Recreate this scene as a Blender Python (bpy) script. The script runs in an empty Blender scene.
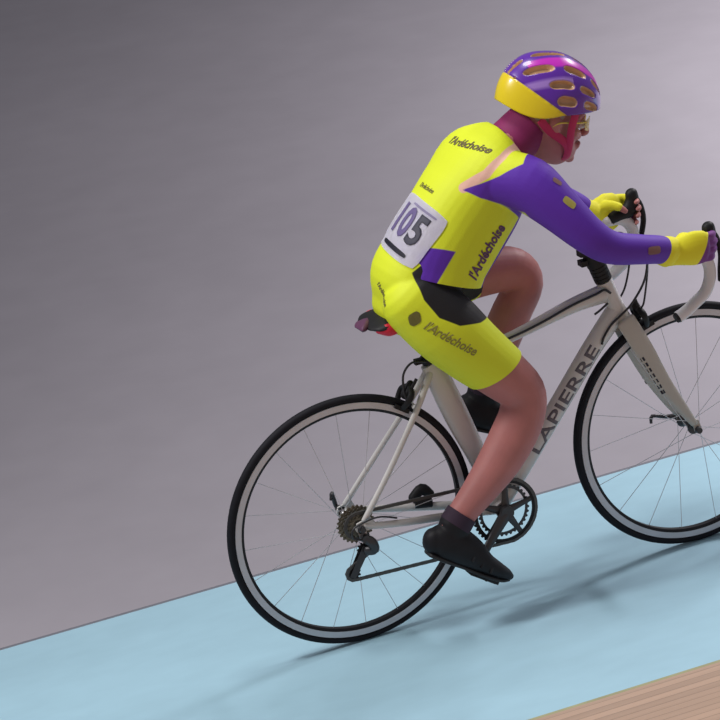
import bpy, bmesh, math, random
from mathutils import Vector, Matrix
from mathutils.bvhtree import BVHTree
random.seed(4)
C = bpy.context.scene.collection
PI = math.pi
V = Vector

# ------------------------------------------------------------------ materials
def mat(name, col, rough=.5, metal=0.0, spec=.5, noise=None, bump=None, coat=0, sheen=0, sss=0):
    m = bpy.data.materials.new(name); m.use_nodes = True
    nt = m.node_tree; b = nt.nodes['Principled BSDF']
    b.inputs['Base Color'].default_value = (*col, 1)
    b.inputs['Roughness'].default_value = rough
    b.inputs['Metallic'].default_value = metal
    b.inputs['Specular IOR Level'].default_value = spec
    b.inputs['Coat Weight'].default_value = coat
    b.inputs['Sheen Weight'].default_value = sheen
    if sss:
        b.inputs['Subsurface Weight'].default_value = sss
        b.inputs['Subsurface Radius'].default_value = (.02, .008, .004)
    tc = nt.nodes.new('ShaderNodeTexCoord')
    if noise:
        sc, amt = noise
        n = nt.nodes.new('ShaderNodeTexNoise'); n.inputs['Scale'].default_value = sc; n.inputs['Detail'].default_value = 4
        nt.links.new(tc.outputs['Object'], n.inputs['Vector'])
        r = nt.nodes.new('ShaderNodeMapRange'); r.inputs[1].default_value = .3; r.inputs[2].default_value = .7
        r.inputs[3].default_value = 1-amt; r.inputs[4].default_value = 1+amt
        nt.links.new(n.outputs['Fac'], r.inputs[0])
        mx = nt.nodes.new('ShaderNodeVectorMath'); mx.operation = 'SCALE'; mx.inputs[0].default_value = col
        nt.links.new(r.outputs[0], mx.inputs['Scale']); nt.links.new(mx.outputs[0], b.inputs['Base Color'])
    if bump:
        sc, st = bump
        n = nt.nodes.new('ShaderNodeTexNoise'); n.inputs['Scale'].default_value = sc; n.inputs['Detail'].default_value = 3
        nt.links.new(tc.outputs['Object'], n.inputs['Vector'])
        bp = nt.nodes.new('ShaderNodeBump'); bp.inputs['Strength'].default_value = st; bp.inputs['Distance'].default_value = .004
        nt.links.new(n.outputs['Fac'], bp.inputs['Height']); nt.links.new(bp.outputs[0], b.inputs['Normal'])
    return m

def zone_mat(base, zones, rough=.6, sheen=.0, bump=None, coat=0):
    """fabric dyed in several colours: zones = [(attribute, colour)], attribute > 0 shows the colour"""
    m = mat('dyed_fabric', base, rough, bump=bump, sheen=sheen, coat=coat); nt = m.node_tree; b = nt.nodes['Principled BSDF']
    cur = None
    for at, col in zones:
        a = nt.nodes.new('ShaderNodeAttribute'); a.attribute_name = at
        r = nt.nodes.new('ShaderNodeMapRange'); r.inputs[1].default_value = -.0012; r.inputs[2].default_value = .0012
        nt.links.new(a.outputs['Fac'], r.inputs[0])
        mx = nt.nodes.new('ShaderNodeMix'); mx.data_type = 'RGBA'
        mx.inputs[6].default_value = (*base, 1); mx.inputs[7].default_value = (*col, 1)
        nt.links.new(r.outputs[0], mx.inputs[0])
        if cur: nt.links.new(cur, mx.inputs[6])
        cur = mx.outputs[2]
    nt.links.new(cur, b.inputs['Base Color'])
    return m

YEL = (.70, .80, .018); PUR = (.10, .018, .40); MAG = (.55, .03, .30); BLK = (.005, .005, .007)
M = dict(
    white=mat('pearl_white_paint', (.58, .57, .56), .3, coat=.4, noise=(6, .03)),
    taupe=mat('warm_grey_paint', (.44, .42, .38), .35, coat=.3, noise=(6, .03)),
    black=mat('black_plastic', (.009, .009, .011), .55, spec=.3, noise=(40, .15)),
    rubber=mat('tyre_rubber', (.006, .006, .010), .7, spec=.25, noise=(60, .2)),
    rim=mat('silver_rim', (.56, .56, .60), .42, metal=.2, noise=(20, .04)),
    rimblack=mat('black_rim', (.008, .008, .011), .5, spec=.3),
    steel=mat('steel', (.42, .42, .43), .33, metal=.8),
    spoke=mat('spoke_steel', (.55, .55, .58), .4, metal=.3),
    cog=mat('oily_cog_steel', (.17, .155, .12), .5, metal=.6, noise=(60, .3)),
    chain=mat('chain_steel', (.09, .09, .09), .5, metal=.6),
    darkmetal=mat('dark_metal', (.05, .05, .055), .4, metal=.5),
    tape=mat('white_bar_tape', (.68, .67, .70), .6, bump=(200, .3)),
    cable=mat('black_cable', (.02, .02, .025), .5),
    red=mat('red_saddle_side', (.62, .01, .05), .4),
    plum=mat('plum_saddle_tip', (.10, .03, .08), .5),
    ink=mat('dark_lettering', (.035, .035, .06), .6),
    greytext=mat('grey_lettering', (.12, .11, .13), .5),
    skin=mat('skin', (.44, .165, .155), .55, noise=(18, .07), sss=.05),
    hair=mat('grey_hair', (.38, .34, .30), .8, bump=(300, .6)),
    eye=mat('eye_white', (.7, .68, .65), .2),
    iris=mat('iris', (.05, .04, .03), .2),
    strap=mat('magenta_strap', (.50, .012, .10), .6),
    lens=mat('yellow_lens', (.75, .60, .10), .15),
    bib=mat('bib_paper', (.80, .78, .93), .7, bump=(60, .15)),
    bibgrey=mat('faded_digits', (.13, .10, .24), .7),
    shoe=mat('black_shoe', (.007, .007, .010), .6, spec=.3, noise=(30, .2)),
    sock=mat('plum_sock', (.028, .012, .030), .8),
    sole=mat('shoe_sole', (.01, .01, .012), .6),
    collar=mat('magenta_collar', (.22, .01, .10), .7),
)

# ------------------------------------------------------------------ helpers
def link(name, me, m=None, parent=None, smooth=True):
    o = bpy.data.objects.new(name, me); C.objects.link(o)
    if m:
        for mm in (m if isinstance(m, (list, tuple)) else [m]): me.materials.append(mm)
    if smooth and len(me.polygons): me.polygons.foreach_set('use_smooth', [True]*len(me.polygons))
    if parent: o.parent = parent
    return o

def obj(name, bm, m, parent=None, smooth=True):
    bmesh.ops.recalc_face_normals(bm, faces=bm.faces[:])
    me = bpy.data.meshes.new(name); bm.to_mesh(me); bm.free(); me.update()
    o = link(name, me, m, parent, smooth)
    if smooth:
        try: me.set_sharp_from_angle(angle=math.radians(40))
        except Exception: pass
    return o

def tag(o, label=None, cat=None, group=None, kind=None):
    for k, v in (('label', label), ('category', cat), ('group', group), ('kind', kind)):
        if v: o[k] = v
    return o

def cr(p0, p1, p2, p3, t):
    return .5*((2*p1)+(-p0+p2)*t+(2*p0-5*p1+4*p2-p3)*t*t+(-p0+3*p1-3*p2+p3)*t*t*t)

def resample(secs, sub):
    """secs: list of 5-vectors (x,y,z,a,b) -> Catmull-Rom refined"""
    out = []
    n = len(secs)
    for i in range(n-1):
        q = [secs[max(i-1, 0)], secs[i], secs[i+1], secs[min(i+2, n-1)]]
        for k in range(sub):
            t = k/sub
            out.append(tuple(cr(q[0][j], q[1][j], q[2][j], q[3][j], t) for j in range(5)))
    out.append(tuple(secs[-1])); return out

def loft(bm, secs, ref=(0, 1, 0), n=20, sub=4, cap=True, power=2.0, grow=0.0):
    """swept elliptical skin; secs = [(P, a, b)], a along ref, b across; round ends"""
    S = [(*p, a+grow, b+grow) for p, a, b in secs]
    if sub > 1: S = resample(S, sub)
    P = [V(s[:3]) for s in S]; A = [max(s[3], 1e-4) for s in S]; B = [max(s[4], 1e-4) for s in S]
    rings = []; ref = V(ref)
    N = len(P)
    def frame(i):
        t = (P[min(i+1, N-1)]-P[max(i-1, 0)]).normalized()
        s = (ref-t*ref.dot(t))
        if s.length < 1e-3: s = V((1, 0, 0))-t*t.x
        s.normalize(); return t, s, t.cross(s)
    def ring(c, s, w, a, b):
        r = []
        for k in range(n):
            th = 2*PI*k/n; ca, sa = math.cos(th), math.sin(th)
            ca = math.copysign(abs(ca)**(2/power), ca); sa = math.copysign(abs(sa)**(2/power), sa)
            r.append(bm.verts.new(c+s*(a*ca)+w*(b*sa)))
        return r
    caps = (0.35, .65, .88)
    if cap:
        t, s, w = frame(0); h = min(A[0], B[0])
        for q in reversed(caps):
            e = math.sqrt(1-q*q); rings.append(ring(P[0]-t*h*q, s, w, A[0]*e, B[0]*e))
        first = bm.verts.new(P[0]-t*h)
    for i in range(N):
        t, s, w = frame(i); rings.append(ring(P[i], s, w, A[i], B[i]))
    if cap:
        t, s, w = frame(N-1); h = min(A[-1], B[-1])
        for q in caps:
            e = math.sqrt(1-q*q); rings.append(ring(P[-1]+t*h*q, s, w, A[-1]*e, B[-1]*e))
        last = bm.verts.new(P[-1]+t*h)
    for a, b in zip(rings, rings[1:]):
        for k in range(n): bm.faces.new((a[k], a[(k+1) % n], b[(k+1) % n], b[k]))
    if cap:
        for k in range(n):
            bm.faces.new((first, rings[0][(k+1) % n], rings[0][k])); bm.faces.new((last, rings[-1][k], rings[-1][(k+1) % n]))
    else:
        bm.faces.new(list(reversed(rings[0]))); bm.faces.new(rings[-1])

def tube(bm, pts, r, n=10, sub=1, closed=False):
    """round tube with parallel-transport frames"""
    P = [V(p) for p in pts]
    if sub > 1:
        S = resample([(*p, 0, 0) for p in P], sub); P = [V(s[:3]) for s in S]
    N = len(P); R = r if isinstance(r, (list, tuple)) else [r]*N
    if len(R) != N: R = [R[min(int(i*(len(R)-1)/(N-1)+.5), len(R)-1)] for i in range(N)]
    t0 = (P[1]-P[0]).normalized(); s = t0.orthogonal().normalized(); rings = []
    for i in range(N):
        if closed: t = (P[(i+1) % N]-P[i-1]).normalized()
        else: t = (P[min(i+1, N-1)]-P[max(i-1, 0)]).normalized()
        s = (s-t*s.dot(t)).normalized(); w = t.cross(s)
        rings.append([bm.verts.new(P[i]+(s*math.cos(2*PI*k/n)+w*math.sin(2*PI*k/n))*R[i]) for k in range(n)])
    pr = list(zip(rings, rings[1:]))+([(rings[-1], rings[0])] if closed else [])
    for a, b in pr:
        for k in range(n): bm.faces.new((a[k], a[(k+1) % n], b[(k+1) % n], b[k]))
    if not closed: bm.faces.new(list(reversed(rings[0]))); bm.faces.new(rings[-1])

def lathe(bm, prof, c, n=96, closed=True):
    """revolve profile (r, y) around the Y axis through c"""
    c = V(c); rings = []
    for k in range(n):
        th = 2*PI*k/n
        rings.append([bm.verts.new(c+V((r*math.cos(th), y, r*math.sin(th)))) for r, y in prof])
    m = len(prof)
    for k in range(n):
        a, b = rings[k], rings[(k+1) % n]
        for j in range(m if closed else m-1): bm.faces.new((a[j], a[(j+1) % m], b[(j+1) % m], b[j]))

def box(bm, c, sx, sy, sz, rot=None):
    c = V(c); R = rot or Matrix.Identity(3)
    vs = [bm.verts.new(c+R @ V((x*sx/2, y*sy/2, z*sz/2))) for x in (-1, 1) for y in (-1, 1) for z in (-1, 1)]
    for f in ((0, 1, 3, 2), (4, 6, 7, 5), (0, 4, 5, 1), (2, 3, 7, 6), (0, 2, 6, 4), (1, 5, 7, 3)):
        bm.faces.new([vs[i] for i in f])

def prism(bm, pts, y0, y1):
    """polygon in XZ extruded in Y"""
    a = [bm.verts.new((x, y0, z)) for x, z in pts]; b = [bm.verts.new((x, y1, z)) for x, z in pts]
    n = len(pts)
    bm.faces.new(a); bm.faces.new(list(reversed(b)))
    for k in range(n): bm.faces.new((a[k], b[k], b[(k+1) % n], a[(k+1) % n]))

def gear(bm, c, ro, ri, teeth, y0, y1):
    cx, cz = c; o_ = []; i_ = []
    n = teeth*4
    for k in range(n):
        th = 2*PI*k/n; r = ro if k % 4 in (1, 2) else ro-.0045
        o_.append((cx+r*math.cos(th), cz+r*math.sin(th))); i_.append((cx+ri*math.cos(th), cz+ri*math.sin(th)))
    vo = [[bm.verts.new((x, y, z)) for x, z in o_] for y in (y0, y1)]; vi = [[bm.verts.new((x, y, z)) for x, z in i_] for y in (y0, y1)]
    for k in range(n):
        q = (k+1) % n
        bm.faces.new((vo[0][k], vo[0][q], vo[1][q], vo[1][k])); bm.faces.new((vi[0][k], vi[1][k], vi[1][q], vi[0][q]))
        bm.faces.new((vo[0][k], vi[0][k], vi[0][q], vo[0][q])); bm.faces.new((vo[1][k], vo[1][q], vi[1][q], vi[1][k]))

def fuse(bm, voxel, smooth=3):
    """voxel-fuse the overlapping lofts of one body into one continuous skin, return a mesh"""
    bmesh.ops.recalc_face_normals(bm, faces=bm.faces[:])
    me = bpy.data.meshes.new('raw'); bm.to_mesh(me); bm.free()
    o = bpy.data.objects.new('raw', me); C.objects.link(o)
    r = o.modifiers.new('r', 'REMESH'); r.mode = 'VOXEL'; r.voxel_size = voxel; r.adaptivity = 0
    s = o.modifiers.new('s', 'SMOOTH'); s.factor = .5; s.iterations = smooth
    dg = bpy.context.evaluated_depsgraph_get(); dg.update()
    out = bpy.data.meshes.new_from_object(o.evaluated_get(dg))
    bpy.data.objects.remove(o); bpy.data.meshes.remove(me)
    return out

def bvh_of(me):
    return BVHTree.FromPolygons([v.co[:] for v in me.vertices], [p.vertices[:] for p in me.polygons])

def decal_frame(P, N, U):
    N = V(N).normalized(); U = V(U); U = (U-N*U.dot(N)).normalized()
    return V(P), U, N.cross(U), N

def poly_sd(u, v, poly):
    """signed distance to a polygon, positive inside"""
    d = 1e9; ins = False; n = len(poly)
    for i in range(n):
        ax, ay = poly[i]; bx, by = poly[(i+1) % n]
        ex, ey = bx-ax, by-ay; wx, wy = u-ax, v-ay
        t = max(0, min(1, (wx*ex+wy*ey)/(ex*ex+ey*ey+1e-12)))
        dx, dy = wx-ex*t, wy-ey*t; d = min(d, dx*dx+dy*dy)
        if (ay > v) != (by > v) and u < ex*(v-ay)/(by-ay)+ax: ins = not ins
    d = math.sqrt(d); return d if ins else -d

def attr(me, name, fn):
    a = me.attributes.new(name, 'FLOAT', 'POINT')
    a.data.foreach_set('value', [fn(v.co, v.normal) for v in me.vertices])

def flat_text(txt, size, shear=0, align='CENTER', thick=0):
    cu = bpy.data.curves.new('t', 'FONT'); cu.body = txt; cu.size = size; cu.align_x = align; cu.align_y = 'CENTER'; cu.shear = shear
    cu.offset = thick; cu.resolution_u = 3
    o = bpy.data.objects.new('t', cu); C.objects.link(o)
    dg = bpy.context.evaluated_depsgraph_get(); dg.update()
    me = bpy.data.meshes.new_from_object(o.evaluated_get(dg)); bpy.data.objects.remove(o)
    bm = bmesh.new(); bm.from_mesh(me); bpy.data.meshes.remove(me)
    bmesh.ops.triangulate(bm, faces=bm.faces[:])
    for _ in range(4):
        es = [e for e in bm.edges if e.calc_length() > size*.09]
        if es: bmesh.ops.subdivide_edges(bm, edges=es, cuts=1); bmesh.ops.triangulate(bm, faces=bm.faces[:])
    return bm

def wrap(bm, frame, tree, lift=.0018, th=.0008, bend=None):
    """lay a flat drawing (x, y) on a surface: cast it along the frame's normal on to the surface and give it a thickness"""
    P, U, W, N = frame
    for v in bm.verts:
        x, y = v.co.x, v.co.y
        if bend: y += bend*x*x
        q = P+U*x+W*y; best = None
        for tr in (tree if isinstance(tree, (list, tuple)) else [tree]):
            h = tr.ray_cast(q+N*.15, -N, .35)
            if h[0] is not None and (best is None or (h[0]-best).dot(N) > 0): best = h[0]
        v.co = (best if best is not None else q)+N*lift
    bmesh.ops.solidify(bm, geom=bm.faces[:], thickness=th)

# ------------------------------------------------------------------ camera
CAM = V((-2.3774585, -7.06897999, 3.55868021))
r_, u_, f_ = V((.91873415, -.37225475, -.13173444)), V((.24746446, .28280363, .9267057)), V((.30771562, .88399576, -.35194117))
cam = bpy.data.cameras.new('camera'); co = bpy.data.objects.new('camera', cam); C.objects.link(co)
R = Matrix((r_, u_, -f_)).transposed(); co.matrix_world = Matrix.Translation(CAM) @ R.to_4x4()
cam.lens = 161.11; cam.sensor_width = 36; cam.sensor_height = 36; cam.sensor_fit = 'HORIZONTAL'; cam.clip_end = 200
bpy.context.scene.camera = co

# ------------------------------------------------------------------ setting
def ground_mat(name, col, rough, blot, fine, axis_stretch=(1, 1, 1), bumpst=.1):
    m = mat(name, col, rough, spec=.25); nt = m.node_tree; b = nt.nodes['Principled BSDF']
    tc = nt.nodes.new('ShaderNodeTexCoord'); mp = nt.nodes.new('ShaderNodeMapping'); mp.inputs['Scale'].default_value = axis_stretch
    nt.links.new(tc.outputs['Object'], mp.inputs[0])
    cur = None
    for sc, amt in ((blot[0], blot[1]), (fine[0], fine[1])):
        n = nt.nodes.new('ShaderNodeTexNoise'); n.inputs['Scale'].default_value = sc; n.inputs['Detail'].default_value = 5
        nt.links.new(mp.outputs[0], n.inputs['Vector'])
        r = nt.nodes.new('ShaderNodeMapRange'); r.inputs[1].default_value = .3; r.inputs[2].default_value = .7; r.inputs[3].default_value = 1-amt; r.inputs[4].default_value = 1+amt
        nt.links.new(n.outputs['Fac'], r.inputs[0])
        mx = nt.nodes.new('ShaderNodeVectorMath'); mx.operation = 'SCALE'; mx.inputs[0].default_value = col
        if cur: nt.links.new(cur, mx.inputs[0])
        nt.links.new(r.outputs[0], mx.inputs['Scale']); cur = mx.outputs[0]
    nt.links.new(cur, b.inputs['Base Color'])
    return m

def sheet(name, pts, m, th=.05):
    """slab: top outline points, thickness downwards"""
    bm = bmesh.new(); t = [bm.verts.new(p) for p in pts]; q = [bm.verts.new(V(p)-V((0, 0, th))) for p in pts]; n = len(pts)
    bm.faces.new(t); bm.faces.new(list(reversed(q)))
    for k in range(n): bm.faces.new((t[k], q[k], q[(k+1) % n], t[(k+1) % n]))
    o = obj(name, bm, m, smooth=False); o['kind'] = 'structure'; return o

YG, YW = .544, -.655          # inner and outer edge of the pale blue band
concrete = ground_mat('grey_painted_concrete', (.285, .268, .300), .6, (.55, .05), (5, .03))
blue = ground_mat('pale_blue_band_paint', (.31, .49, .585), .55, (1.4, .05), (9, .025), (1, 2.5, 1))
floor = sheet('floor', [(-22, YG+.012, 0), (26, YG+.012, 0), (26, 22, 0), (-22, 22, 0)], concrete)
band = sheet('trim_1', [(-22, YW, 0), (26, YW, 0), (26, YG, 0), (-22, YG, 0)], blue)
seam = sheet('trim_2', [(-22, YG, -.0005), (26, YG, -.0005), (26, YG+.012, -.0005), (-22, YG+.012, -.0005)], mat('seam_sealant', (.14, .15, .18), .7))
# banked wooden track, boards run along the track
wood = mat('pine_track_boards', (.5, .36, .25), .4); nt = wood.node_tree; b = nt.nodes['Principled BSDF']
tc = nt.nodes.new('ShaderNodeTexCoord'); sp = nt.nodes.new('ShaderNodeSeparateXYZ'); nt.links.new(tc.outputs['Object'], sp.inputs[0])
def mnode(op, a, b_=None):
    n = nt.nodes.new('ShaderNodeMath'); n.operation = op
    for i, x in enumerate((a, b_)):
        if x is None: continue
        if isinstance(x, (int, float)): n.inputs[i].default_value = x
        else: nt.links.new(x, n.inputs[i])
    return n.outputs[0]
yb = mnode('MULTIPLY', sp.outputs['Y'], -1/.041)
fr = mnode('FRACT', yb); idn = mnode('FLOOR', yb)
wn = nt.nodes.new('ShaderNodeTexWhiteNoise'); wn.noise_dimensions = '1D'; nt.links.new(idn, wn.inputs['W'])
grain = nt.nodes.new('ShaderNodeTexNoise'); grain.inputs['Scale'].default_value = 12; grain.inputs['Detail'].default_value = 6
mp = nt.nodes.new('ShaderNodeMapping'); mp.inputs['Scale'].default_value = (.25, 7, 1); nt.links.new(tc.outputs['Object'], mp.inputs[0]); nt.links.new(mp.outputs[0], grain.inputs['Vector'])
gap = mnode('LESS_THAN', mnode('ABSOLUTE', mnode('SUBTRACT', fr, .5)), .46)
tone = mnode('ADD', mnode('MULTIPLY', wn.outputs['Value'], .22), mnode('ADD', mnode('MULTIPLY', grain.outputs['Fac'], .25), .74))
tone = mnode('MULTIPLY', tone, mnode('ADD', mnode('MULTIPLY', gap, .42), .58))
sc = nt.nodes.new('ShaderNodeVectorMath'); sc.operation = 'SCALE'; sc.inputs[0].default_value = (.42, .285, .205); nt.links.new(tone, sc.inputs['Scale'])
nt.links.new(sc.outputs[0], b.inputs['Base Color'])
bank = math.radians(13); L = 6.0
track = sheet('floor_track', [(-22, YW-L*math.cos(bank), L*math.sin(bank)), (26, YW-L*math.cos(bank), L*math.sin(bank)), (26, YW-.018, .004), (-22, YW-.018, .004)], wood, .06)
edge = sheet('trim_3', [(-22, YW-.018, .004), (26, YW-.018, .004), (26, YW, 0), (-22, YW, 0)], mat('ochre_edge_strip', (.30, .29, .16), .5, noise=(8, .15)))

# ------------------------------------------------------------------ bicycle
RW = .332; WB = .9576
bike = bpy.data.objects.new('road_bicycle', None); C.objects.link(bike); bike.location = (0, 0, 0)
tag(bike, 'white road racing bicycle with drop handlebars ridden on the pale blue band', 'bicycle')

def wheel(name, cx, ns, hubw):
    c = (cx, 0, RW)
    bm = bmesh.new(); prof = [(RW-.0110+.011*math.cos(t), .0110*math.sin(t)) for t in [2*PI*k/14 for k in range(14)]]
    lathe(bm, prof, c, 128)
    w = bpy.data.objects.new(name, None); C.objects.link(w); w.parent = bike; w.location = (0, 0, 0)
    obj('tyre', bm, M['rubber'], w)
    bm = bmesh.new(); lathe(bm, [(RW-.019, -.0105), (RW-.019, .0105), (RW-.0345, .0110), (RW-.035, .0103), (RW-.035, -.0103), (RW-.0345, -.0110)], c, 128)
    obj('rim', bm, M['rim'], w)
    bm = bmesh.new(); lathe(bm, [(RW-.0345, -.0106), (RW-.0345, .0106), (RW-.0375, .0106), (RW-.0425, .0075), (RW-.0430, 0), (RW-.0425, -.0075), (RW-.0375, -.0106)], c, 128)
    obj('rim_well', bm, M['rimblack'], w)
    bm = bmesh.new(); h = hubw
    lathe(bm, [(.004, -h), (.017, -h), (.019, -h+.003), (.017, -h+.007), (.010, -h+.014), (.010, h-.014), (.017, h-.007), (.019, h-.003), (.017, h), (.004, h)], c, 28)
    obj('hub', bm, M['darkmetal'] if name == 'front_wheel' else M['steel'], w)
    for k in range(ns):
        th = 2*PI*k/ns; s = 1 if k % 2 else -1; dth = .55 if (k//2) % 2 else -.55
        bm = bmesh.new()
        a = V((cx+.017*math.cos(th+dth*2), s*(h-.003), RW+.017*math.sin(th+dth*2)))
        e = V((cx+(RW-.041)*math.cos(th), s*.001, RW+(RW-.041)*math.sin(th)))
        tube(bm, [a, e], .00085, 6); obj('spoke', bm, M['spoke'], w)
    return w
fwheel = wheel('front_wheel', WB, 18, .034)
rwheel = wheel('rear_wheel', 0, 20, .034)

BB = V((.398, 0, .258)); SC = V((.272, 0, .676)); HT = V((.763, 0, .781)); HB = V((.797, 0, .676))
# frame
bm = bmesh.new()
loft(bm, [(HB, .021, .024), (HB.lerp(HT, .5), .019, .022), (HT, .021, .022)], cap=False, n=20)                      # head tube
loft(bm, [(V((.787, 0, .690)), .020, .030), (V((.70, 0, .600)), .021, .027), (V((.56, 0, .438)), .022, .026), (BB+V((.01, 0, .01)), .026, .026)], n=20)  # down tube
loft(bm, [(V((.757, 0, .747)), .017, .026), (V((.66, 0, .735)), .015, .020), (V((.50, 0, .700)), .013, .014), (SC+V((0, 0, -.012)), .013, .013)], n=16)   # top tube
loft(bm, [(SC+V((-.004, 0, .012)), .017, .022), (SC, .018, .030), (V((.315, 0, .54)), .017, .033), (V((.365, 0, .39)), .018, .026), (BB, .024, .022)], n=20)  # seat tube
tube(bm, [BB+V((0, -.036, 0)), BB+V((0, .036, 0))], .022, 20)
for s in (-1, 1):
    loft(bm, [(SC+V((-.012, s*.010, -.010)), .007, .010), (V((.20, s*.028, .580)), .0065, .0085), (V((.10, s*.052, .455)), .006, .008), (V((.012, s*.065, .350)), .006, .008)], n=12)
    loft(bm, [(BB+V((-.015, s*.022, 0)), .009, .013), (V((.28, s*.034, .280)), .008, .012), (V((.12, s*.055, .310)), .0065, .010), (V((.012, s*.065, .334)), .006, .009)], n=12)
    lathe(bm, [(.0045, s*.062), (.014, s*.062), (.014, s*.068), (.0045, s*.068)], (0, 0, RW), 16)
    prism(bm, [(.024, .366), (.012, .352), (-.010, .346), (-.010, .326), (.020, .322), (.040, .332)], s*.062, s*.067)
tube(bm, [V((.205, -.026, .588)), V((.205, .026, .588))], .007, 10)
tube(bm, [V((.345, -.026, .272)), V((.345, .026, .272))], .008, 10)
frame = obj('frame', bm, M['white'], bike)
# derailleur hanger
bm = bmesh.new(); prism(bm, [(-.010, .330), (.012, .330), (.014, .306), (.004, .300), (-.006, .306)], -.068, -.063); obj('derailleur_hanger', bm, M['steel'], frame)

# down tube lettering, both sides
d = (V((.56, 0, .438))-V((.72, 0, .623))).normalized()
tree = bvh_of(frame.data)
for s in (-1, 1):
    t = flat_text('LAPIERRE', .044, thick=.0006)
    xs = [v.co.x for v in t.verts]; k = .31/(max(xs)-min(xs))
    for v in t.verts: v.co.x *= k
    fr_ = decal_frame((.610, s*.02, .498), (0, s, 0), (-d if s < 0 else d))
    wrap(t, fr_, tree, .0006, .0004)
    obj('lettering', t, M['greytext'], frame, smooth=False)

# seatpost, clamp, saddle
bm = bmesh.new(); loft(bm, [(SC+V((.0, 0, .005)), .0125, .0150), (V((.232, 0, .790)), .0115, .0135)], n=16, sub=1); obj('seatpost', bm, M['black'], bike)
bm = bmesh.new(); loft(bm, [(SC+V((-.003, 0, .016)), .020, .0235), (SC+V((-.009, 0, .036)), .019, .0215)], n=18, sub=1, cap=False)
box(bm, SC+V((-.036, 0, .024)), .022, .014, .014); obj('seat_clamp', bm, M['black'], bike)
bm = bmesh.new()
sd = [((.108, 0, .830), .046, .005), ((.124, 0, .832), .066, .011), ((.152, 0, .833), .070, .017), ((.195, 0, .835), .055, .021), ((.245, 0, .832), .034, .019), ((.31, 0, .830), .022, .017), ((.368, 0, .826), .018, .014)]
loft(bm, sd, n=24, power=2.3)
saddle = obj('saddle', bm, M['black'], bike)
bm = bmesh.new()
for s in (-1, 1):
    tube(bm, [(.14, s*.022, .822), (.17, s*.021, .802), (.25, s*.021, .798), (.33, s*.008, .818)], .0035, 8, sub=4)
box(bm, (.225, 0, .793), .05, .05, .018); obj('saddle_rail', bm, M['darkmetal'], saddle)
for s in (-1, 1):
    bm = bmesh.new(); loft(bm, [((.126, s*.052, .828), .010, .010), ((.150, s*.061, .826), .012, .017), ((.185, s*.052, .822), .009, .012)], n=14)
    obj('saddle_side_panel', bm, M['red'], saddle)
bm = bmesh.new(); loft(bm, [((.094, .012, .833), .022, .006), ((.112, .0, .832), .050, .012)], n=14); obj('saddle_tail', bm, M['plum'], saddle)

# fork
bm = bmesh.new(); CR = V((.799, 0, .668))
loft(bm, [(CR+V((-.006, 0, .014)), .022, .024), (CR+V((.003, 0, -.004)), .030, .024), (CR+V((.010, 0, -.022)), .034, .016)], n=20)
for s in (-1, 1):
    loft(bm, [(CR+V((.002, s*.024, .0)), .010, .026), (V((.836, s*.036, .585)), .009, .026), (V((.880, s*.042, .480)), .008, .021), (V((.925, s*.047, .395)), .007, .015), (V((.951, s*.049, .350)), .006, .010)], n=14)
    prism(bm, [(.944, .362), (.962, .358), (.970, .330), (.950, .328)], s*.047, s*.0525)
fork = obj('fork', bm, M['taupe'], bike)
tree = bvh_of(fork.data)
for s in (-1, 1):
    bm = bmesh.new()
    a, e = V((.826, 0, .566)), V((.878, 0, .448)); dd = (e-a); nn = V((-dd.z, 0, dd.x)).normalized()
    for i in range(7):
        p = a+dd*(i/7.0); q = a+dd*((i+.62)/7.0)
        vs = [bm.verts.new(V((x.x, s*.2, x.z))) for x in (p+nn*.004, q+nn*.004, q-nn*.006, p-nn*.006)]
        bm.faces.new(vs)
    for v in bm.verts:
        h = tree.ray_cast(v.co, V((0, -s, 0)), .4)
        if h[0] is not None: v.co = h[0]+V((0, s*.0006, 0))
        else: v.co.y = s*.045
    bmesh.ops.solidify(bm, geom=bm.faces[:], thickness=.0004)
    obj('lettering', bm, M['ink'], fork, smooth=False)
# quick releases
for (x, w, lx, lz, hs, nm) in ((WB, .050, -.070, .018, 1, 'front'), (0, .068, -.012, .048, 1, 'rear')):
    bm = bmesh.new(); ax = V((x, 0, RW))
    tube(bm, [ax+V((0, -w-.010, 0)), ax+V((0, w+.012, 0))], .0045, 10)
    tube(bm, [ax+V((0, -w-.004, 0)), ax+V((0, -w-.014, 0))], [.010, .008], 14)
    tube(bm, [ax+V((0, w+.003, 0)), ax+V((0, w+.020, 0))], [.012, .010], 14)
    tube(bm, [ax+V((0, w+.016, 0)), ax+V((lx*.4, w+.024, lz*.2)), ax+V((lx, w+.018, lz)), ax+V((lx-.006, w+.016, lz-.018))], [.008, .006, .005, .004], 10, sub=3)
    obj('quick_release', bm, M['darkmetal'], bike)

# headset spacers + stem
bm = bmesh.new()
up = V((-.30, 0, .954))
for k in range(5):
    p = HT+up*(.004+.011*k); tube(bm, [p, p+up*.0095], .0235, 20)
obj('headset_spacer', bm, M['black'], bike)
bm = bmesh.new(); st = HT+up*.074
tube(bm, [st-up*.024, st+up*.026], .025, 20); tube(bm, [st+up*.022, st+up*.026], .014, 16)
loft(bm, [(st, .021, .023), (st+V((.045, 0, .010)), .018, .019), (V((.826, 0, .869)), .022, .024)], n=18)
tube(bm, [(.828, -.024, .869), (.828, .024, .869)], .021, 18)
box(bm, st+V((-.030, 0, .016)), .018, .026, .014); box(bm, st+V((-.030, 0, -.010)), .018, .026, .014)
obj('stem', bm, M['black'], bike)

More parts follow.
